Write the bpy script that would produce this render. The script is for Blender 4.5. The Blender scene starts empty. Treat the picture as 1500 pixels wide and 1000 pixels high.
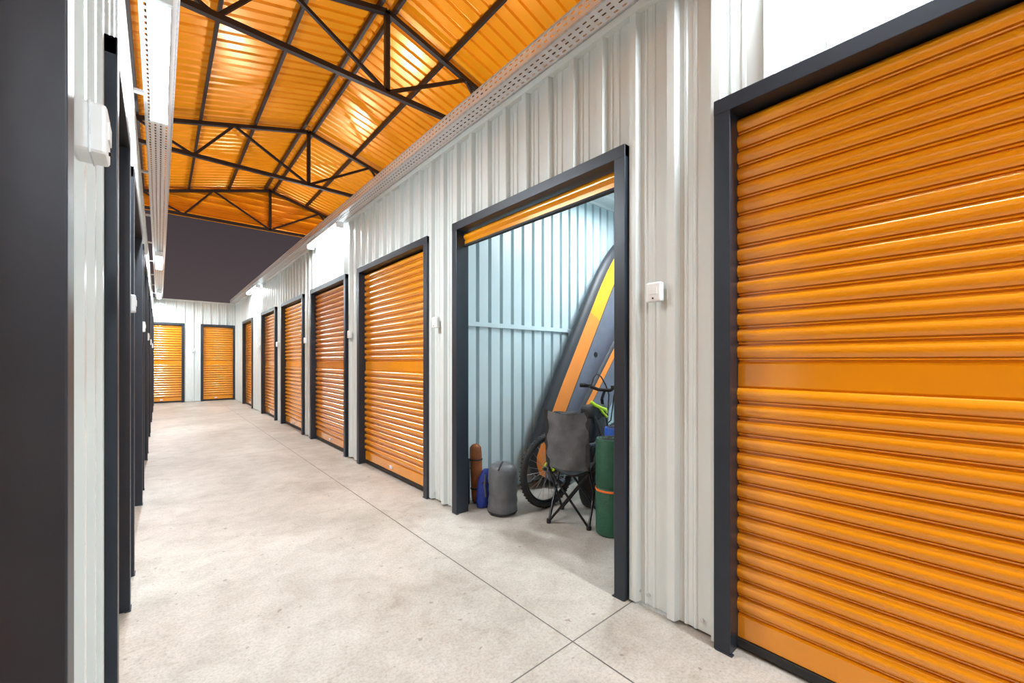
import bpy, math, random
from mathutils import Vector, Matrix
random.seed(4)
S=bpy.context.scene
try:
    S.view_settings.view_transform='Standard'
    S.view_settings.look='None'
except Exception as e: print(e)
COL=S.collection

# ---------------------------------------------------------------- materials
def mat(name,col,rough=.5,metal=0.,var=0.,vscale=6.,bump=0.,bscale=60.,spec=.5,coat=0.,emit=None,estr=0.,stretch=None,var2=None):
    m=bpy.data.materials.new(name); m.use_nodes=True
    nt=m.node_tree; b=nt.nodes['Principled BSDF']
    b.inputs['Base Color'].default_value=(*col,1)
    b.inputs['Roughness'].default_value=rough
    b.inputs['Metallic'].default_value=metal
    b.inputs['Specular IOR Level'].default_value=spec
    b.inputs['Coat Weight'].default_value=coat
    b.inputs['Coat Roughness'].default_value=.12
    if emit: 
        b.inputs['Emission Color'].default_value=(*emit,1); b.inputs['Emission Strength'].default_value=estr
    tc=nt.nodes.new('ShaderNodeTexCoord')
    src=tc.outputs['Object']
    if stretch:
        mp=nt.nodes.new('ShaderNodeMapping'); mp.inputs['Scale'].default_value=stretch
        nt.links.new(src,mp.inputs['Vector']); src=mp.outputs['Vector']
    if var>0:
        n=nt.nodes.new('ShaderNodeTexNoise'); n.inputs['Scale'].default_value=vscale; n.inputs['Detail'].default_value=5
        nt.links.new(src,n.inputs['Vector'])
        r=nt.nodes.new('ShaderNodeValToRGB')
        r.color_ramp.elements[0].position=.3; r.color_ramp.elements[1].position=.7
        c0=var2 if var2 else tuple(c*(1-var) for c in col)
        r.color_ramp.elements[0].color=(*c0,1)
        r.color_ramp.elements[1].color=(*[min(1,c*(1+var*.4)) for c in col],1)
        nt.links.new(n.outputs['Fac'],r.inputs['Fac']); nt.links.new(r.outputs['Color'],b.inputs['Base Color'])
    if bump>0:
        n=nt.nodes.new('ShaderNodeTexNoise'); n.inputs['Scale'].default_value=bscale; n.inputs['Detail'].default_value=3
        nt.links.new(src,n.inputs['Vector'])
        bp=nt.nodes.new('ShaderNodeBump'); bp.inputs['Strength'].default_value=bump; bp.inputs['Distance'].default_value=.01
        nt.links.new(n.outputs['Fac'],bp.inputs['Height']); nt.links.new(bp.outputs['Normal'],b.inputs['Normal'])
    return m

M={}
M['wall']=mat('white_ribbed_metal',(.68,.745,.745),.25,0,.06,1.5,.12,3)
M['wall_in']=mat('pale_blue_ribbed_metal',(.58,.71,.75),.35,0,.06,2,.1,4)
M['orange']=mat('amber_painted_steel',(.76,.285,.005),.20,.08,.05,2,.0,5,coat=.7)
M['roof']=mat('amber_roof_sheet',(.80,.285,.006),.24,.25,.10,.8,.25,1.2,coat=.2)
M['frame']=mat('charcoal_painted_steel',(.018,.025,.037),.4,.2,.12,8,.04,30)
M['truss']=mat('dark_truss_steel',(.020,.013,.011),.5,.3,.2,5,.05,30)
M['rubber']=mat('black_rubber',(.012,.012,.013),.7,0,.1,20,.1,80)
M['tube']=mat('black_tube',(.01,.01,.012),.3,.4,.1,20)
M['plastic']=mat('white_plastic',(.78,.81,.82),.35,0,.03,10)
M['lamp']=mat('lamp_diffuser',(.95,.97,1),.4,0,.01,10,emit=(.95,.985,1),estr=16)
M['galv']=mat('galvanised_steel',(.60,.62,.64),.38,.4,.25,25,.1,60)
M['alu']=mat('bare_metal',(.55,.55,.56),.3,.9,.1,20)
M['grayfab']=mat('gray_nylon',(.105,.11,.12),.5,0,.35,10,.8,18)
M['blackfab']=mat('black_nylon',(.014,.015,.018),.6,0,.3,12,.6,30)
M['bluefab']=mat('blue_nylon',(.01,.035,.28),.55,0,.3,12,.5,25)
M['green']=mat('green_foam_mat',(.014,.085,.045),.65,0,.2,14,.4,60)
M['blue']=mat('blue_foam_mat',(.01,.08,.42),.6,0,.2,14,.3,60)
M['brown']=mat('brown_canvas',(.27,.085,.02),.65,0,.3,14,.4,60)
M['neon']=mat('neon_yellow',(.55,.80,.02),.45,0,.1,10)
M['strap']=mat('orange_strap',(.8,.16,.02),.6,0,.1,30)
M['supgray']=mat('board_gray_deck',(.16,.17,.22),.5,0,.15,8,.3,120)
M['supdark']=mat('board_dark_rail',(.03,.033,.042),.5,0,.15,8,.2,120)
M['suporange']=mat('board_orange_band',(.88,.27,.04),.4,0,.05,8)
M['supyellow']=mat('board_yellow_band',(.90,.40,.02),.4,0,.05,8)

# concrete
def concrete():
    m=bpy.data.materials.new('concrete_floor'); m.use_nodes=True
    nt=m.node_tree; N=nt.nodes; L=nt.links; b=N['Principled BSDF']
    g=N.new('ShaderNodeNewGeometry'); pos=g.outputs['Position']
    def noise(sc,det,rough=.55,dist=0.):
        n=N.new('ShaderNodeTexNoise'); n.inputs['Scale'].default_value=sc; n.inputs['Detail'].default_value=det
        n.inputs['Roughness'].default_value=rough; n.inputs['Distortion'].default_value=dist
        L.new(pos,n.inputs['Vector']); return n.outputs['Fac']
    def ramp(f,p0,c0,p1,c1):
        r=N.new('ShaderNodeValToRGB'); e=r.color_ramp.elements
        e[0].position=p0; e[0].color=(*c0,1); e[1].position=p1; e[1].color=(*c1,1); L.new(f,r.inputs['Fac']); return r.outputs['Color']
    def mix(f,a,bb,mode='MIX'):
        x=N.new('ShaderNodeMix'); x.data_type='RGBA'; x.blend_type=mode
        if isinstance(f,float): x.inputs['Factor'].default_value=f
        else: L.new(f,x.inputs['Factor'])
        L.new(a,x.inputs['A']); 
        if isinstance(bb,tuple): x.inputs['B'].default_value=(*bb,1)
        else: L.new(bb,x.inputs['B'])
        return x.outputs['Result']
    base=ramp(noise(.9,10,.6,.6),.34,(.385,.35,.305),.64,(.54,.51,.465))
    c=mix(.8,base,ramp(noise(6,8,.75,.5),.36,(.78,.76,.73),.58,(1,1,1)),'MULTIPLY')
    c=mix(.85,c,ramp(noise(80,5,.75),.36,(.72,.71,.69),.55,(1,1,1)),'MULTIPLY')
    c=mix(1.,c,ramp(noise(24,2,.4),.71,(1,1,1),.74,(.62,.59,.56)),'MULTIPLY')
    c=mix(1.,c,ramp(noise(3.1,10,.8,1.5),.56,(1,1,1),.66,(.82,.80,.765)),'MULTIPLY')
    c=mix(1.,c,ramp(noise(1.7,12,.85,3.),.61,(1,1,1),.63,(.88,.865,.85)),'MULTIPLY')
    sep=N.new('ShaderNodeSeparateXYZ'); L.new(pos,sep.inputs[0])
    def line(out,v,w):
        a=N.new('ShaderNodeMath'); a.operation='SUBTRACT'; L.new(out,a.inputs[0]); a.inputs[1].default_value=v
        d=N.new('ShaderNodeMath'); d.operation='ABSOLUTE'; L.new(a.outputs[0],d.inputs[0])
        l=N.new('ShaderNodeMath'); l.operation='LESS_THAN'; L.new(d.outputs[0],l.inputs[0]); l.inputs[1].default_value=w
        return l.outputs[0]
    ls=[line(sep.outputs['X'],1.34,.0034)]+[line(sep.outputs['Y'],v,.003) for v in (-3.9,1.16,6.2,11.2)]
    acc=ls[0]
    for l in ls[1:]:
        x=N.new('ShaderNodeMath'); x.operation='MAXIMUM'; L.new(acc,x.inputs[0]); L.new(l,x.inputs[1]); acc=x.outputs[0]
    c=mix(acc,c,(.09,.08,.07))
    L.new(c,b.inputs['Base Color'])
    rr=N.new('ShaderNodeMapRange'); L.new(noise(4,6),rr.inputs[0]); rr.inputs[3].default_value=.30; rr.inputs[4].default_value=.58
    L.new(rr.outputs[0],b.inputs['Roughness'])
    bp=N.new('ShaderNodeBump'); bp.inputs['Strength'].default_value=.22; bp.inputs['Distance'].default_value=.01
    L.new(noise(45,6,.7),bp.inputs['Height']); L.new(bp.outputs['Normal'],b.inputs['Normal'])
    return m
M['concrete']=concrete()

def perforated():
    m=bpy.data.materials.new('perforated_galvanised'); m.use_nodes=True
    nt=m.node_tree; N=nt.nodes; L=nt.links; b=N['Principled BSDF']
    b.inputs['Base Color'].default_value=(.74,.75,.77,1); b.inputs['Metallic'].default_value=.3; b.inputs['Roughness'].default_value=.35
    g=N.new('ShaderNodeNewGeometry'); sep=N.new('ShaderNodeSeparateXYZ'); L.new(g.outputs['Position'],sep.inputs[0])
    def mth(op,a,bb=None):
        x=N.new('ShaderNodeMath'); x.operation=op
        for i,v in enumerate((a,bb)):
            if v is None: continue
            if isinstance(v,(int,float)): x.inputs[i].default_value=v
            else: L.new(v,x.inputs[i])
        return x.outputs[0]
    u=mth('FRACT',mth('MULTIPLY',mth('ADD',sep.outputs['Y'],50.),1/.05))
    v=mth('FRACT',mth('MULTIPLY',mth('ADD',mth('ADD',sep.outputs['X'],sep.outputs['Z']),10.),1/.032))
    uu=mth('ABSOLUTE',mth('SUBTRACT',u,.5)); vv=mth('ABSOLUTE',mth('SUBTRACT',v,.5))
    mask=mth('MULTIPLY',mth('LESS_THAN',uu,.25),mth('LESS_THAN',vv,.19))
    tr=N.new('ShaderNodeBsdfTransparent'); mx=N.new('ShaderNodeMixShader')
    L.new(mask,mx.inputs[0]); L.new(b.outputs[0],mx.inputs[1]); L.new(tr.outputs[0],mx.inputs[2])
    L.new(mx.outputs[0],N['Material Output'].inputs['Surface'])
    return m
M['perf']=perforated()

# ---------------------------------------------------------------- mesh builder
class MB:
    def __init__(s): s.v=[]; s.f=[]; s.m=[]; s.mats=[]
    def mi(s,k):
        if k not in s.mats: s.mats.append(k)
        return s.mats.index(k)
    def add(s,vs,fs,k):
        o=len(s.v); s.v+= [tuple(v) for v in vs]; i=s.mi(k)
        for f in fs: s.f.append([o+a for a in f]); s.m.append(i)
    def box(s,a,b,k,R=None,c=None):
        x0,y0,z0=a; x1,y1,z1=b
        vs=[Vector(p) for p in ((x0,y0,z0),(x1,y0,z0),(x1,y1,z0),(x0,y1,z0),(x0,y0,z1),(x1,y0,z1),(x1,y1,z1),(x0,y1,z1))]
        if R is not None:
            vs=[R@v+Vector(c) for v in vs]
        s.add(vs,[(0,3,2,1),(4,5,6,7),(0,1,5,4),(1,2,6,5),(2,3,7,6),(3,0,4,7)],k)
    def cyl(s,p0,p1,r,k,n=12,r1=None,caps=True):
        p0=Vector(p0);p1=Vector(p1); d=(p1-p0).normalized()
        a=d.orthogonal().normalized(); b=d.cross(a); r1=r if r1 is None else r1
        vs=[];
        for i in range(n):
            t=2*math.pi*i/n; vs.append(p0+(a*math.cos(t)+b*math.sin(t))*r)
        for i in range(n):
            t=2*math.pi*i/n; vs.append(p1+(a*math.cos(t)+b*math.sin(t))*r1)
        fs=[(i,(i+1)%n,n+(i+1)%n,n+i) for i in range(n)]
        if caps: fs+= [tuple(range(n))[::-1],tuple(range(n,2*n))]
        s.add(vs,fs,k)
    def beam(s,p0,p1,w,h,k):
        p0=Vector(p0);p1=Vector(p1); d=(p1-p0); L=d.length; d.normalize()
        up=Vector((0,0,1)) if abs(d.z)<.95 else Vector((0,1,0))
        a=d.cross(up).normalized(); b=a.cross(d)
        vs=[p+a*x*w/2+b*y*h/2 for p in (p0,p1) for x,y in ((-1,-1),(1,-1),(1,1),(-1,1))]
        s.add(vs,[(0,1,2,3)[::-1],(4,5,6,7),(0,1,5,4),(1,2,6,5),(2,3,7,6),(3,0,4,7)],k)
    def tube(s,pts,r,k,n=8,closed=False):
        P=[Vector(p) for p in pts]; m=len(P); vs=[]; prev=None
        for i,p in enumerate(P):
            if closed: d=P[(i+1)%m]-P[i-1]
            else: d=P[min(i+1,m-1)]-P[max(i-1,0)]
            d.normalize()
            if prev is None: a=d.orthogonal().normalized()
            else:
                a=prev-d*prev.dot(d); a.normalize()
            prev=a; b=d.cross(a)
            for j in range(n):
                t=2*math.pi*j/n; vs.append(p+(a*math.cos(t)+b*math.sin(t))*r)
        fs=[]
        for i in range(m if closed else m-1):
            for j in range(n):
                i2=(i+1)%m
                fs.append((i*n+j,i*n+(j+1)%n,i2*n+(j+1)%n,i2*n+j))
        if not closed: fs+=[tuple(range(n))[::-1],tuple((m-1)*n+j for j in range(n))]
        s.add(vs,fs,k)
    def torus(s,c,R,r,axis,k,n=48,m=8,ry=None):
        c=Vector(c); ax=Vector(axis).normalized(); a=ax.orthogonal().normalized(); b=ax.cross(a)
        vs=[]
        for i in range(n):
            t=2*math.pi*i/n; d=a*math.cos(t)+b*math.sin(t)
            for j in range(m):
                q=2*math.pi*j/m; vs.append(c+d*(R+r*math.cos(q))+ax*(ry or r)*math.sin(q))
        fs=[(i*m+j,((i+1)%n)*m+j,((i+1)%n)*m+(j+1)%m,i*m+(j+1)%m) for i in range(n) for j in range(m)]
        s.add(vs,fs,k)
    def lathe(s,c,prof,k,n=24,sx=1,sy=1,lump=0,rot=None,ks=None):
        c=Vector(c); vs=[]
        ph=[random.uniform(0,6) for _ in range(6)]
        for i,(r,z) in enumerate(prof):
            for j in range(n):
                t=2*math.pi*j/n
                rr=r*(1+lump*(math.sin(3*t+ph[0]+z*9)*.5+math.sin(5*t+ph[1]-z*14)*.35+math.sin(2*t+ph[2]+z*25)*.4))
                v=Vector((rr*math.cos(t)*sx,rr*math.sin(t)*sy,z))
                if rot is not None: v=rot@v
                vs.append(c+v)
        for i in range(len(prof)-1):
            kk=ks[i] if ks else k
            fs=[(i*n+j,i*n+(j+1)%n,(i+1)*n+(j+1)%n,(i+1)*n+j) for j in range(n)]
            if i==0:
                s.add(vs,[],kk); base=len(s.v)-len(vs)
            mi=s.mi(kk)
            for f in fs: s.f.append([base+a for a in f]); s.m.append(mi)
        mi=s.mi(k); N=len(prof)
        s.f.append([base+j for j in range(n)][::-1]); s.m.append(mi)
        s.f.append([base+(N-1)*n+j for j in range(n)]); s.m.append(mi)
    def obj(s,name,parent=None,smooth=None,bevel=0):
        me=bpy.data.meshes.new(name); me.from_pydata(s.v,[],s.f)
        for k in s.mats: me.materials.append(M[k])
        me.polygons.foreach_set('material_index',s.m)
        me.update()
        if smooth is not None:
            me.polygons.foreach_set('use_smooth',[True]*len(me.polygons))
            try: me.set_sharp_from_angle(angle=math.radians(smooth))
            except Exception as e: print(e)
        o=bpy.data.objects.new(name,me); COL.objects.link(o)
        if parent: o.parent=parent
        if bevel:
            b=o.modifiers.new('bevel','BEVEL'); b.width=bevel; b.segments=2; b.limit_method='ANGLE'
        return o
def empty(name,loc,rz=0):
    e=bpy.data.objects.new(name,None); COL.objects.link(e); e.location=loc; e.rotation_euler=(0,0,rz); e.empty_display_size=.1
    return e

# ---------------------------------------------------------------- constants
XR=1.755; XRW=1.81; XL=-.105; XLW=-.16; YE=15.2; Y0=-6.0
HW=2.95; HD=2.28; FJ=.065; FD=.115

mb=MB(); mb.box((-2.6,Y0,-.15),(4.9,YE+.3,0),'concrete'); mb.obj('floor')

# ---------------------------------------------------------------- ribbed walls
def profile(s0,s1,pitch=.2,h=.032,kind=0):
    if kind==0: cyc=[(0,0),(.042,0),(.047,.006),(.056,.006),(.061,0),(.085,0),(.090,.006),(.099,.006),(.104,0),(.124,0),(.134,h),(.170,h),(.180,0)]
    elif kind==1: cyc=[(0,0),(.085,0),(.097,h),(.128,h),(.14,0)]
    else: cyc=[(0,h),(.100,h),(.104,0),(.136,0),(.142,h)]
    sc=pitch/.2 if kind==0 else pitch/.15
    pts=[]
    k=math.floor(s0/pitch)-1
    while k*pitch<s1+pitch:
        for a,d in cyc: pts.append((k*pitch+a*sc,d))
        k+=1
    def ev(s):
        for (a,da),(b,db) in zip(pts,pts[1:]):
            if a<=s<=b: return da+(db-da)*(s-a)/max(b-a,1e-9)
        return 0
    out=[(s0,ev(s0))]+[p for p in pts if s0<p[0]<s1]+[(s1,ev(s1))]
    return out
def ribbed(mb,fn,segs,k,**kw):
    for s0,s1,z0,z1 in segs:
        pr=profile(s0,s1,**kw); vs=[]; 
        for s,d in pr: vs.append(fn(s,d,z0)); vs.append(fn(s,d,z1))
        mb.add(vs,[(2*i,2*i+2,2*i+3,2*i+1) for i in range(len(pr)-1)],k)
def wallsegs(doors,a,b):
    segs=[]; cur=a
    for d0,d1 in sorted(doors):
        segs.append((cur,d0+.01,0.012,HW)); segs.append((d0+.01,d1-.01,HD-.02,HW)); cur=d1-.01
    segs.append((cur,b,0.012,HW)); return segs
RD=[(-4.86,-3.27),(-2.85,-1.26),(-.84,.75),(1.18,2.77),(3.17,4.83),(5.22,6.81),(7.24,8.82),(9.32,10.8),(12.0,13.55)]
LD=[(-4.6,-3.0),(-2.6,-1.0),(-.6,.975),(1.90,2.75),(3.1,4.65),(5.1,6.68),(7.1,8.7),(9.1,10.7),(11.1,12.7),(13.1,14.5)]
mb=MB(); ribbed(mb,lambda s,d,z:(XRW-d,s,z),wallsegs(RD,Y0,YE),'wall')
mb.box((XRW-.036,Y0,HW-.035),(XRW+.05,YE,HW+.006),'wall')
for a,b in RD:
    for y in (a-.05,b+.07,b+.33):
        mb.cyl((XRW-.008,y,.06),(XRW+.01,y,.06),.009,'galv',8)
mb.obj('wall_right')
mb=MB(); ribbed(mb,lambda s,d,z:(XLW+d,s,z),wallsegs(LD,Y0,YE),'wall')
mb.box((XLW-.05,Y0,HW-.035),(XLW+.034,YE,HW+.006),'wall')
mb.obj('wall_left')
ED=[(-.34,.56),(.93,1.79)]
mb=MB(); ribbed(mb,lambda s,d,z:(s,YE-d,z),wallsegs(ED,-2.5,4.8),'wall')
mb.box((-2.5,YE-.034,HW-.035),(4.8,YE+.05,HW+.006),'wall')
mb.obj('wall_end')
mb=MB(); ribbed(mb,lambda s,d,z:(s,Y0+d,z),[(-2.5,4.8,0,HW)],'wall'); mb.obj('wall_back')
mb=MB()
ribbed(mb,lambda s,d,z:(z,s,3.0-d),[(Y0,YE,1.82,4.75)],'wall',kind=1,pitch=.2,h=.02)
mb.box((1.82,Y0,3.01),(4.75,YE,3.03),'wall'); mb.obj('ceiling_unit_right')
mb=MB(); mb.box((-2.45,Y0,2.96),(-.17,YE,2.99),'wall'); mb.obj('ceiling_unit_left')
mb=MB(); ribbed(mb,lambda s,d,z:(s,2.990-d,z),[(1.87,4.68,0.005,2.99)],'wall_in',kind=2,pitch=.135,h=.045)
mb.box((1.87,2.925,1.50),(4.66,2.944,1.54),'wall_in'); mb.obj('wall_partition_far')
mb=MB(); ribbed(mb,lambda s,d,z:(s,.965+d,z),[(1.87,4.68,0.005,2.99)],'wall_in',kind=1,pitch=.135,h=.03)
mb.obj('wall_partition_near')
mb=MB(); ribbed(mb,lambda s,d,z:(4.7-d,s,z),[(Y0,YE,0.005,2.99)],'wall_in',kind=1,pitch=.135,h=.03); mb.obj('wall_unit_back')
mb=MB(); mb.box((-2.45,Y0,0),(-2.4,YE,2.95),'wall'); mb.obj('wall_unit_left_back')

# ---------------------------------------------------------------- roller doors
PT=.0672
def curtain_profile():
    P=[(.045,0),(.05,-.006),(.14,-.006),(.143,0)]
    def lobes(z,n):
        for i in range(n):
            b=z+i*PT
            P.append((b+.000,.010)); P.append((b+.007,.010)); P.append((b+.0085,.000))
            P.append((b+.0135,-.001)); P.append((b+.0150,.005)); P.append((b+.0175,.005))
            h=PT-.0190
            for j in range(0,9):
                t=j/8; P.append((b+.0185+t*h,-.003-.0135*math.sin(math.pi*(.03+t*.94))**.6))
        return z+n*PT
    z=lobes(.145,14)
    P.extend([(z+.002,.004),(z+.01,-.004),(z+.100,-.004),(z+.106,.004)])
    z=lobes(z+.108,15)
    P.append((z+.006,0))
    return P
CP=curtain_profile()
dn=[0]
def door(loc,rz,W,open_=False,rec=.085):
    dn[0]+=1
    e=empty('door_%d'%dn[0],loc,rz)
    mb=MB(); w=W/2; FD2=rec+.03
    mb.box((-w,0,0),(-w+FJ,FD2,HD),'frame'); mb.box((w-FJ,0,0),(w,FD2,HD),'frame')
    mb.box((-w,-.001,HD-.062),(w,FD2,HD),'frame')
    for sx in (-1,1):
        mb.box((sx*(w-.04)-.035,-.004,0),(sx*(w-.04)+.035,.02,.006),'frame')
    f=mb.obj('frame',e,bevel=.004)
    mb=MB(); a=-w+FJ+.001; b=w-FJ-.001
    P=CP if not open_ else [(2.115+z*1.0,y) for z,y in [(0,0),(.004,-.008),(.03,-.008),(.035,0)]]+[(z,y) for z,y in CP if z>2.16]
    vs=[]
    for z,y in P: vs.append((a,rec+y,z)); vs.append((b,rec+y,z))
    mb.add(vs,[(2*i,2*i+1,2*i+3,2*i+2) for i in range(len(P)-1)],'orange')
    mb.obj('curtain',e,smooth=32)
    mb=MB()
    z0=P[0][0]
    mb.box((a,rec-.015,z0-.03 if not open_ else z0-.012),(b,rec+.015,z0+.002),'rubber')
    if open_:
        mb.cyl((a,.30,2.50),(b,.30,2.50),.13,'orange',24)
        mb.cyl((a,.30,2.50),(b,.30,2.50),.02,'galv',8)
    else:
        mb.box((-.09,rec-.013,.075),(-.03,rec-.0065,.105),'plastic')
    mb.obj('seal_and_fittings',e,smooth=30)
    return e
for i,(a,b) in enumerate(RD): door((XR,(a+b)/2,0),-math.pi/2,b-a,open_=(i==3))
for a,b in LD: door((XL,(a+b)/2,0),math.pi/2,b-a,rec=.11)
for a,b in ED: door(((a+b)/2,YE-.055,0),0,b-a)

# ---------------------------------------------------------------- sensor boxes
def sensor(loc,rz,w=.075,h=.09,d=.035):
    e=empty('door_sensor_box' ,loc,rz)
    mb=MB(); mb.box((-w/2,-d,-h/2),(w/2,0,h/2),'plastic'); mb.obj('housing',e,bevel=.007)
    mb=MB(); mb.box((-w/2-.001,-d*.55,-h/2-.001),(w/2+.001,-d*.5,h/2+.001),'galv')
    mb.box((-w*.28,-d-.003,-h*.12),(w*.28,-d+.002,h*.22),'plastic'); mb.cyl((0,-d-.004,-h*.33),(0,-d,-h*.33),.004,'tube',8)
    mb.obj('lid',e)
for y in (-1.0,1.02,3.03,5.08,7.08,9.12,11.1): sensor((XRW-.0325,y,1.52),-math.pi/2)
sensor((XLW+.033,1.16,1.65),math.pi/2,.075,.10,.050)
for y in (2.95,4.9,6.9,8.9,10.9): sensor((XLW+.0325,y,1.5),math.pi/2)
sensor((.745,YE-.0325,1.5),0)

# ---------------------------------------------------------------- cable trays
def tray(name,x0,x1,z,side_out):
    mb=MB()
    mb.box((x0,Y0+.1,z),(x1,YE-.06,z+.0015),'perf')
    mb.box((x0,Y0+.1,z),(x0+.0015,YE-.06,z+.085),'perf'); mb.box((x1-.0015,Y0+.1,z),(x1,YE-.06,z+.085),'perf')
    for x in (x0,x1):
        mb.beam((x,Y0+.1,z+.085),(x,YE-.06,z+.085),.010,.008,'galv'); mb.beam((x,Y0+.1,z),(x,YE-.06,z),.008,.008,'galv')
    for q in range(3):
        mb.cyl((x0+.03+q*.03,Y0+.2,z+.013),(x0+.03+q*.03,YE-.2,z+.013),.010,'tube',8)
    y=Y0+.6
    while y<YE:
        if side_out>0: mb.box((x1,y,z+.002),(XRW-.038,y+.03,z+.02),'galv')
        else: mb.box((XLW+.036,y,z-.02),(x0,y+.03,z+.0),'galv')
        y+=1.5
    mb.obj(name)
tray('cable_tray',1.645,1.765,2.958,1)
tray('cable_tray',-.075,.075,2.965,-1)

# ---------------------------------------------------------------- linear lamps
def lamp(x,y0,y1,z,P):
    L=y1-y0; e=empty('tube_lamp',(x,(y0+y1)/2,z))
    mb=MB(); mb.box((-.045,-L/2,-.022),(.045,L/2,0),'plastic')
    for s in (-1,1): mb.box((-.048,s*L/2-.012,-.075),(.048,s*L/2+.012,0),'plastic')
    for s in (-.6,.6): mb.box((-.01,s*L/2-.01,0),(.01,s*L/2+.01,.03),'galv')
    mb.obj('housing',e,bevel=.003)
    mb=MB()
    pr=[(-.043,-.022),(-.043,-.045),(-.03,-.063),(0,-.072),(.03,-.063),(.043,-.045),(.043,-.022)]
    vs=[(a,yy,b) for yy in (-L/2+.013,L/2-.013) for a,b in pr]; n=len(pr)
    mb.add(vs,[(i,(i+1)%n,n+(i+1)%n,n+i) for i in range(n)],'lamp'); mb.obj('diffuser',e,smooth=40)
    ld=bpy.data.lights.new('lamp_light','AREA'); ld.shape='RECTANGLE'; ld.size=.09; ld.size_y=L-.05; ld.energy=P; ld.color=(.89,.96,1)
    lo=bpy.data.objects.new('lamp_light',ld); COL.objects.link(lo); lo.parent=e; lo.location=(0,0,-.076)
for y in (-3.2,2.50,8.6,13.3): lamp(.0,y,y+1.27,2.93,92)
for y,p in ((-5.3,55),(-.75,72),(5.25,46),(10.8,46)): lamp(1.70,y,y+1.3,2.922,p)
def spot_lamp(name,loc,w,l,P,up,col=(.92,.97,1)):
    e=empty(name,loc); s=1 if up else -1
    mb=MB(); mb.box((-w/2-.02,-l/2-.02,-.05 if up else 0.),(w/2+.02,l/2+.02,0. if up else .05),'frame' if up else 'plastic'); 
    if up: mb.box((-.12,-.02,-.09),(.12,.02,-.05),'galv')
    mb.obj('housing',e,bevel=.004)
    mb=MB(); mb.box((-w/2,-l/2,0 if up else -.008),(w/2,l/2,.008 if up else 0),'lamp'); mb.obj('glass',e)
    ld=bpy.data.lights.new(name+'_light','AREA'); ld.shape='RECTANGLE'; ld.size=w; ld.size_y=l; ld.energy=P; ld.color=col
    lo=bpy.data.objects.new(name+'_light',ld); COL.objects.link(lo); lo.parent=e; lo.location=(0,0,s*.012)
    if up: lo.rotation_euler=(math.pi,0,0)
spot_lamp('ceiling_lamp',(3.55,1.95,2.92),.12,.9,62,False,(.88,.96,1))
for y in (-3,1.5,6,10.5,14.2):  # added fixtures, unseen above the units, put in to brighten the roof underside
    spot_lamp('added_roof_uplight',(3.6,y,3.125),.35,.25,88,True)
    spot_lamp('added_roof_uplight',(-1.2,y+1.0-(1.0 if y>14 else 0),3.085),.35,.25,88,True)

# ---------------------------------------------------------------- roof and trusses
XRG=2.74; ZR=6.75; SL=.27; XA=-2.5; XB=8.0
def zr(x,off=0): return ZR+off-SL*abs(x-XRG)
mb=MB()
def cyc(y0,y1,p=.22,h=.036):
    out=[];y=y0
    while y<y1:
        out+= [(y,0),(y+p*.62,0),(y+p*.70,h),(y+p*.88,h),(y+p*.96,0)]; y+=p
    return out
pr=cyc(Y0,YE+.35); vs=[]
for y,d in pr:
    vs+= [(XA,y,zr(XA,.125)+d),(XRG,y,zr(XRG,.125)+d),(XB,y,zr(XB,.125)+d)]
fs=[]
for i in range(len(pr)-1):
    fs+= [(3*i,3*i+1,3*i+4,3*i+3),(3*i+1,3*i+2,3*i+5,3*i+4)]
mb.add(vs,fs,'roof'); mb.obj('ceiling')
mb=MB(); zs=[]; z=5.42
while z<6.86:
    for a,d in ((0,0),(.12,0),(.135,.03),(.17,.03),(.185,0)): zs.append((min(z+a,6.87),d))
    z+=.2
def hx(z): return max(0.,(6.87-z)/SL)
vs=[]
for z,d in zs:
    h=min(hx(z),5.2); vs+= [(XRG-h,YE+.18-d,z),(XRG+h,YE+.18-d,z)]
mb.add(vs,[(2*i,2*i+1,2*i+3,2*i+2) for i in range(len(zs)-1)],'roof')
mb.obj('wall_gable')
def truss(y):
    mb=MB(); zc=5.45; T='truss'; c=.075
    xl=XRG-4.75; xr=XRG+4.75
    P=lambda x:(x,y,zr(x,-.03)); B=lambda x:(x,y,zc)
    mb.beam((xl-.3,y,zc),(xr+.3,y,zc),c,c,T)
    mb.beam((xl-.4,y,zr(xl-.4,-.03)),P(XRG),c,c,T); mb.beam(P(XRG),(xr+.4,y,zr(xr+.4,-.03)),c,c,T)
    mb.beam(B(XRG),P(XRG),.075,.075,T)
    for s in (-1,1):
        g=lambda d:XRG+s*d
        mb.beam(B(XRG),P(g(1.5)),.05,.05,T)
        mb.beam(P(g(1.5)),B(g(2.2)),.045,.045,T)
        mb.beam(B(g(2.2)),P(g(3.1)),.045,.045,T)
        mb.beam(P(g(3.1)),B(g(3.7)),.04,.04,T)
    for x in (xl-.25,xr+.25):
        mb.beam((x,y,-.1),(x,y,zr(x,0)),.12,.12,T)
    mb.obj('roof_truss')
for y in (-2.8,1.72,6.225,10.73,15.25): truss(y)
mb=MB()
for s in (-1,1):
    d=.12
    while d<5.3:
        x=XRG+s*d; mb.beam((x,Y0,zr(x,.06)),(x,YE+.25,zr(x,.06)),.045,.10,'truss'); d+=.98
mb.obj('roof_purlins')

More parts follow.
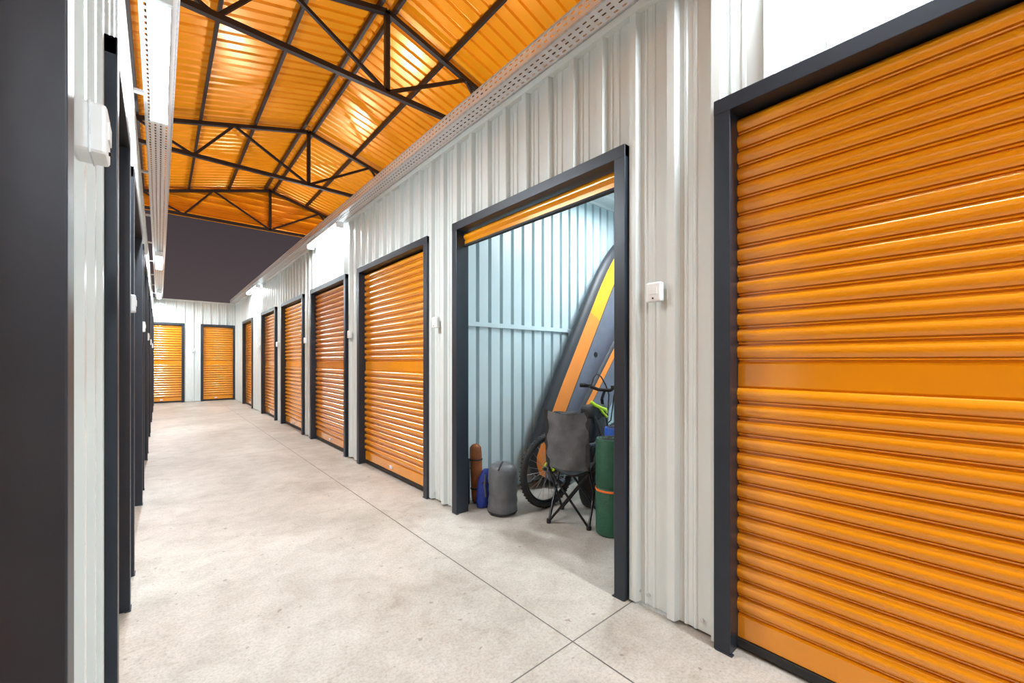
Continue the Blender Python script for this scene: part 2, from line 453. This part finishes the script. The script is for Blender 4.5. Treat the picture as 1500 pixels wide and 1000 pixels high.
# ---------------------------------------------------------------- contents of the open unit
def board(base,top,halfw,thick,tailw,bands,nose=.62,split=.55):
    base=Vector(base); top=Vector(top); d=(top-base); L=d.length; d.normalize()
    side=Vector((-d.z,0,d.x)).normalized()
    nrm=d.cross(side).normalized()
    if nrm.y>0: nrm=-nrm
    mb=MB(); n=48
    def hw(t):
        if t>nose: a=(t-nose)/(1-nose); return halfw*max(0.0,1-a**2.3)**.62
        if t<.3: a=(.3-t)/.3; b=1-(1-tailw)*a**1.6; 
        else: b=1
        if t<.04: b*=.55+.45*math.sqrt(t/.04)
        return halfw*b
    us,kk=bands
    rows=[]
    for i in range(n+1):
        t=i/n; w=max(hw(t),.004); c=base+d*(L*t)
        row=[]
        for u in us:
            th=thick*.5*math.sqrt(max(0,1-abs(u)**5))
            row.append(c+side*(w*u)+nrm*th)
        for u in us[::-1][1:-1]:
            th=thick*.5*math.sqrt(max(0,1-abs(u)**5))
            row.append(c+side*(w*u)-nrm*th)
        rows.append(row)
    m=len(rows[0]); vs=[v for r in rows for v in r]
    mb.v+=[tuple(v) for v in vs]
    for i in range(n):
        for j in range(m):
            k=kk[j] if j<len(us)-1 else 'supdark' if j in(len(us)-1,m-1) else 'supgray'
            if k=='BAND': k='supyellow' if i/n>split else 'suporange'
            mb.f.append([i*m+j,i*m+(j+1)%m,(i+1)*m+(j+1)%m,(i+1)*m+j]); mb.m.append(mb.mi(k))
    mb.f.append(list(range(m))); mb.m.append(mb.mi('supdark'))
    mb.f.append([n*m+j for j in range(m)]); mb.m.append(mb.mi('supdark'))
    return mb,d,side,nrm,L
us=[-1,-.97,-.90,-.7,-.5,-.2,.1,.30,.33,.55,.78,.88,.95,.99,1]
kk=['supdark','supdark','supgray','supgray','supgray','supgray','supgray','supdark','BAND','BAND','supdark','supdark','supdark','supdark']
mb,d,sd,nr,L=board((2.80,2.79,.07),(4.40,2.82,2.72),.37,.15,.84,(us,kk))
b0=Vector((2.80,2.79,.07))
for t in (.45,.78): mb.cyl(b0+d*L*t+nr*.07,b0+d*L*t+nr*.081,.028,'rubber',16)
mb.obj('paddle_board',smooth=45)
us2=[-1,-.93,-.7,-.4,-.15,.15,.36,.50,.53,.84,.92,1]
kk2=['supdark','supgray','supgray','supgray','supgray','supgray','supgray','supdark','suporange','supdark','supdark']
mb,d,sd,nr,L=board((2.88,2.655,.06),(4.48,2.655,2.00),.20,.06,.75,(us2,kk2))
mb.obj('surfboard',smooth=45)

def bicycle(loc):
    e=empty('bicycle',loc); R=.30; wb=.96; y=0
    rc=Vector((0,0,R)); fc=Vector((wb,0,R))
    for nm,c in (('rear_wheel',rc),('front_wheel',fc)):
        mb=MB(); mb.torus(c,R-.024,.024,(0,1,0),'rubber',56,10)
        mb.torus(c,R-.053,.008,(0,1,0),'tube',56,8,ry=.012)
        mb.cyl(c+Vector((0,-.045,0)),c+Vector((0,.045,0)),.018,'tube',12)
        for i in range(24):
            t=2*math.pi*i/24; t2=t+(.35 if i%2 else -.35); s=.03 if i%2 else -.03
            mb.cyl(c+Vector((math.cos(t2)*.018,s,math.sin(t2)*.018)),c+Vector((math.cos(t)*(R-.055),0,math.sin(t)*(R-.055))),.0016,'alu',5)
        if nm=='rear_wheel':
            for q,rr in enumerate((.045,.035,.027)): mb.cyl(c+Vector((0,-.032-q*.005,0)),c+Vector((0,-.029-q*.005,0)),rr,'alu',20)
        for s in range(0,112,2):
            t=2*math.pi*s/112
            mb.box((-.005,-.018,-.002),(.005,.018,.002),'rubber',Matrix.Rotation(-t+math.pi/2,3,'Y'),c+Vector((math.cos(t)*(R-.001),0,math.sin(t)*(R-.001))))
        mb.obj(nm,e,smooth=50)
    bb=Vector((.40,0,.27)); st=Vector((.27,0,.62)); ht=Vector((.74,0,.74)); hb=Vector((.78,0,.60))
    mb=MB()
    mb.cyl(bb,hb,.021,'tube'); mb.cyl(bb,st,.018,'tube'); mb.cyl(st,ht,.018,'neon'); mb.cyl(hb-Vector((-.01,0,.03)),ht+Vector((-.01,0,.03)),.023,'tube')
    for s in (-1,1):
        mb.cyl(bb+Vector((0,s*.03,0)),rc+Vector((0,s*.055,0)),.010,'tube'); mb.cyl(st+Vector((0,s*.02,-.02)),rc+Vector((0,s*.055,0)),.010,'neon')
        mb.cyl(hb+Vector((.01,s*.05,-.04)),fc+Vector((0,s*.055,0)),.014,'tube',r1=.010)
    mb.box((-.02,-.065,-.02),(.02,.065,.02),'tube',Matrix.Identity(3),hb+Vector((.01,0,-.04)))
    mb.obj('frame',e,smooth=40)
    mb=MB(); mb.cyl(st,st+Vector((-.035,0,.10)),.013,'alu')
    sp=st+Vector((-.04,0,.11))
    pr=[(-.13,.075,.02),(-.10,.085,.025),(-.04,.06,.015),(.03,.03,.008),(.10,.022,.005),(.14,.012,0)]
    vs=[]; 
    for x,w,z in pr:
        for a,b in ((-1,-.02),(-.6,.012),(0,.018),(.6,.012),(1,-.02),(0,-.03)): vs.append(sp+Vector((x,w*a,z+b)))
    fs=[(6*i+j,6*i+(j+1)%6,6*i+6+(j+1)%6,6*i+6+j) for i in range(5) for j in range(6)]+[(0,1,2,3,4,5),(30,31,32,33,34,35)]
    mb.add(vs,fs,'rubber'); mb.obj('saddle',e,smooth=50)
    mb=MB(); stp=ht+Vector((.02,0,.17)); mb.cyl(ht,ht+Vector((-.02,0,.10)),.016,'tube'); mb.cyl(ht+Vector((-.02,0,.10)),stp,.014,'tube')
    mb.tube([stp+Vector(v) for v in ((-.09,-.24,.05),(-.06,-.16,.05),(.0,-.07,.01),(.0,.07,.01),(-.06,.16,.05),(-.09,.22,.05))],.016,'tube',10)
    for s,q in ((-1,.24),(1,.22)):
        mb.cyl(stp+Vector((-.09,s*q,.05)),stp+Vector((-.067,s*.17,.05)),.021,'rubber')
        mb.cyl(stp+Vector((-.045,s*.14,.045)),stp+Vector((.02,s*.20,.03)),.008,'alu')
        mb.box((-.02,-.02,-.015),(.02,.02,.015),'rubber',Matrix.Identity(3),stp+Vector((-.055,s*.145,.045)))
        mb.tube([stp+Vector((-.03,s*.13,.05)),stp+Vector((.0,s*.13,.12)),stp+Vector((.04,s*.12,.16)),stp+Vector((.08,s*.10,.13)),stp+Vector((.10,s*.06,.05)),stp+Vector((.11,s*.03,-.04)),hb+Vector((.05,s*.02,.03)),hb+Vector((-.03,0,-.02))],.0065,'rubber',6)
    mb.obj('handlebar',e,smooth=50)
    mb=MB()
    tri=[st+Vector((.02,0,-.02)),ht+Vector((-.03,0,-.035)),hb+Vector((-.12,0,-.06)),bb+Vector((.08,0,.16)),bb+Vector((-.02,0,.2))]
    vs=[v+Vector((0,s*.035,0)) for s in (-1,1) for v in tri]
    mb.add(vs,[(0,1,2,3,4),(9,8,7,6,5)]+[(i,(i+1)%5,5+(i+1)%5,5+i) for i in range(5)],'blackfab')
    mb.obj('frame_bag',e,bevel=.012)
    mb=MB(); mb.cyl(bb+Vector((0,-.06,0)),bb+Vector((0,.06,0)),.02,'alu'); mb.torus(bb+Vector((0,-.045,0)),.075,.006,(0,1,0),'tube',32,6)
    for i in range(5):
        t=i*2*math.pi/5; mb.cyl(bb+Vector((0,-.045,0)),bb+Vector((.072*math.cos(t),-.045,.072*math.sin(t))),.007,'tube',6)
    for s,a in ((-1,.6),(1,.6+math.pi)):
        p=bb+Vector((math.cos(a)*.16,s*.07,math.sin(a)*.16)); mb.cyl(bb+Vector((0,s*.06,0)),p,.011,'alu')
        mb.box((-.045,-.04,-.011),(.045,.04,.011),'rubber',Matrix.Identity(3),p+Vector((0,s*.045,0)))
    mb.cyl(bb+Vector((0,-.045,.075)),rc+Vector((0,-.035,.04)),.004,'alu',6); mb.cyl(bb+Vector((0,-.045,-.075)),rc+Vector((0,-.035,-.04)),.004,'alu',6)
    mb.obj('crankset',e,smooth=50)
bicycle((2.42,2.36,.003))

def camp_chair(loc,rz):
    e=empty('folding_camp_chair',loc,rz); w=.15; dp=.155; r=.010
    mb=MB(); T='tube'
    for s in (-1,1):
        mb.cyl((dp,s*w,.012),(-dp,s*w,.42),r,T); mb.cyl((-dp,s*w,.012),(dp,s*w,.42),r,T)
        mb.cyl((-dp,s*w,.42),(-dp-.05,s*w,.82),r,T)
        mb.cyl((dp,s*w,.42),(dp,s*w,.58),r,T)
        mb.tube([(-dp-.03,s*(w+.005),.60),(0,s*(w+.008),.575),(dp,s*(w+.005),.585)],.019,'blackfab')
        mb.cyl((dp,s*w,0),(dp,s*w,.03),.017,'rubber'); mb.cyl((-dp,s*w,0),(-dp,s*w,.03),.017,'rubber')
    for x in (dp,-dp):
        mb.cyl((x,-w,.012),(x,w,.40),r*.9,T); mb.cyl((x,w,.012),(x,-w,.40),r*.9,T)
    mb.obj('legs_and_posts',e,smooth=40)
    mb=MB(); n=16
    def cloth(fn,k,nu=n,nv=n,th=.006):
        vs=[fn(i/nu,j/nv) for i in range(nu+1) for j in range(nv+1)]
        vs2=[tuple(Vector(v)+Vector((th*.7,0,th*.7))) for v in vs]
        q=nv+1; m=len(vs)
        fs=[(i*q+j,i*q+j+1,(i+1)*q+j+1,(i+1)*q+j) for i in range(nu) for j in range(nv)]
        fs2=[tuple(m+a for a in f) for f in fs]
        mb.add(vs+vs2,fs+fs2,k)
    cloth(lambda u,v:(-dp+2*dp*u,-w+2*w*v,.42-.10*math.sin(math.pi*v)*math.sin(math.pi*(.15+.7*u))-.01*math.sin(9*u+4*v)),'blackfab')
    cloth(lambda u,v:(-dp-.005-.055*u-.05*math.sin(math.pi*v)*(1-.3*u)+.007*math.sin(9*v+7*u)+.004*math.sin(19*u-6*v),-w-.01+(2*w+.02)*v,.42+.42*u-.022*math.sin(math.pi*v)*u),'grayfab')
    for s in (0,1):
        cloth(lambda u,v:(-dp-.014-.05*(.15+.85*u),(-w-.014 if s==0 else w-.014)+.028*v,.45+.39*u),'blackfab',2,2)
    mb.obj('seat_and_back',e,smooth=60)
camp_chair((2.39,2.05,0),math.radians(24))

mb=MB()
mb.lathe((2.06,2.51,0),[(.07,.0),(.105,.006),(.117,.03),(.113,.07),(.118,.10),(.112,.14),(.117,.18),(.112,.22),(.116,.26),(.112,.31),(.110,.345),(.096,.375),(.07,.39),(.04,.396),(.015,.398)],'grayfab',40,lump=.055)
mb.torus((2.06,2.51,.02),.114,.005,(0,0,1),'blackfab',28,6)
mb.tube([(2.06,2.51,.395),(2.04,2.49,.405),(2.00,2.46,.395),(1.97,2.45,.36)],.006,'blackfab')
mb.obj('stuff_sack',smooth=60)
R=Matrix.Rotation(math.radians(-4),3,'X')
mb=MB(); mb.lathe((2.05,2.83,.0),[(.03,0.008),(.045,.014),(.05,.04),(.051,.2),(.051,.40),(.048,.46),(.03,.485),(.012,.49)],'brown',20,rot=R,lump=.02)
for z in (.12,.36): 
    mb.torus(Vector((2.05,2.83,0))+R@Vector((0,0,z)),.052,.006,R@Vector((0,0,1)),'rubber',20,6)
mb.obj('rolled_tripod_bag',smooth=50)
mb=MB(); mb.lathe((1.95,2.85,0),[(.02,0),(.028,.01),(.028,.36),(.022,.38),(.01,.385)],'blackfab',14,lump=.02)
mb.torus((1.95,2.85,.30),.029,.004,(0,0,1),'rubber',16,6); mb.obj('umbrella',smooth=40)
mb=MB(); mb.lathe((2.04,2.70,0),[(.04,0),(.068,.01),(.076,.06),(.073,.16),(.060,.24),(.035,.29),(.02,.31)],'bluefab',24,sx=1.15,sy=.68,lump=.07)
mb.torus((2.04,2.70,.21),.062,.005,(0,0,1),'blackfab',24,6)
mb.tube([(2.0,2.655,.28),(1.985,2.645,.2),(2.0,2.65,.1)],.008,'grayfab')
mb.obj('blue_drawstring_bag',smooth=60)
def rolled(name,c,r,h,k,straps,gap=None):
    c=Vector(c); mb=MB()
    if gap: pr=[(r*.9,0.002),(r,.01),(r,gap-.01),(r*.93,gap),(r,gap+.012),(r,h-.01),(r*.93,h)]
    else: pr=[(r*.93,0.002),(r,.01),(r,h-.01),(r*.93,h)]
    mb.lathe(c,pr,k,36,lump=.008)
    sp=[]
    for i in range(90):
        t=i*.28; q=.012+(r*.92-.012)*i/90; sp.append(c+Vector((q*math.cos(t),q*math.sin(t),h+.001)))
    mb.tube(sp,.0035,'rubber',5)
    for z in straps: mb.torus(c+Vector((0,0,z)),r+.001,.003,(0,0,1),'strap',36,6,ry=.008)
    mb.cyl(c+Vector((-r*.7,-r*.75,.02)),c+Vector((-r*.7,-r*.75,h-.02)),.004,k,6)
    mb.obj(name,smooth=40)
rolled('rolled_camping_mat',(2.39,1.72,0),.105,.66,'green',(.31,),.325)
rolled('rolled_foam_mat',(2.60,1.83,0),.08,.70,'blue',(.15,.52))
mb=MB(); mb.lathe((2.64,1.52,0),[(.08,0),(.13,.02),(.14,.15),(.13,.32),(.10,.42),(.04,.46)],'bluefab',28,sy=.8,lump=.06)
mb.torus((2.64,1.52,.3),.13,.008,(0,0,1),'blackfab',28,6); mb.obj('duffel_bag',smooth=60)
def softbox(mb,c,sx,sy,sz,k,rz=0,n=5.,lump=.02):
    c=Vector(c); R=Matrix.Rotation(rz,3,'Z'); vs=[]; A=28;B=16
    for i in range(B+1):
        ph=-math.pi/2+math.pi*i/B
        for j in range(A):
            t=2*math.pi*j/A
            def se(x,p): return math.copysign(abs(x)**p,x)
            p=2/n
            v=Vector((se(math.cos(ph),p)*se(math.cos(t),.5),se(math.cos(ph),p)*se(math.sin(t),.5),se(math.sin(ph),.6)))
            q=1+lump*math.sin(4*t+5*ph)
            vs.append(c+R@Vector((v.x*sx*q,v.y*sy*q,v.z*sz)))
    fs=[(i*A+j,i*A+(j+1)%A,(i+1)*A+(j+1)%A,(i+1)*A+j) for i in range(B) for j in range(A)]
    mb.add(vs,fs,k)
mb=MB(); softbox(mb,(2.71,2.13,.40),.135,.08,.395,'blackfab',.1); softbox(mb,(2.71,2.055,.30),.10,.045,.18,'blackfab',.1); softbox(mb,(2.71,2.12,.78),.12,.075,.06,'blackfab',.1)
mb.tube([(2.62,2.08,.87),(2.65,2.05,.84),(2.71,2.04,.815),(2.77,2.045,.80),(2.81,2.07,.77)],.014,'neon'); mb.tube([(2.62,2.07,.80),(2.64,2.03,.7),(2.66,2.01,.6),(2.67,2.0,.45)],.012,'blackfab')
mb.tube([(2.68,2.05,.83),(2.72,2.03,.775),(2.78,2.04,.74)],.010,'neon')
mb.obj('backpack',smooth=60)

# ---------------------------------------------------------------- world
w=bpy.data.worlds.new('night_sky'); S.world=w; w.use_nodes=True; nt=w.node_tree
bg=nt.nodes['Background']; tc=nt.nodes.new('ShaderNodeTexCoord'); sp=nt.nodes.new('ShaderNodeSeparateXYZ'); r=nt.nodes.new('ShaderNodeValToRGB')
nt.links.new(tc.outputs['Generated'],sp.inputs[0]); nt.links.new(sp.outputs['Z'],r.inputs['Fac']); nt.links.new(r.outputs['Color'],bg.inputs['Color'])
r.color_ramp.elements[0].position=.05; r.color_ramp.elements[0].color=(.10,.077,.080,1)
r.color_ramp.elements[1].position=.35; r.color_ramp.elements[1].color=(.045,.035,.042,1)

# ---------------------------------------------------------------- camera
f=601.; vpx=233.; th=math.atan((750-vpx)/f)
cd=bpy.data.cameras.new('camera'); cam=bpy.data.objects.new('camera',cd); COL.objects.link(cam)
cd.sensor_width=36; cd.lens=f/1500*36; cd.shift_y=28/1500; cd.clip_start=.01
cam.location=(0,0,1.2); cam.rotation_euler=(math.pi/2,0,-th)
S.camera=cam
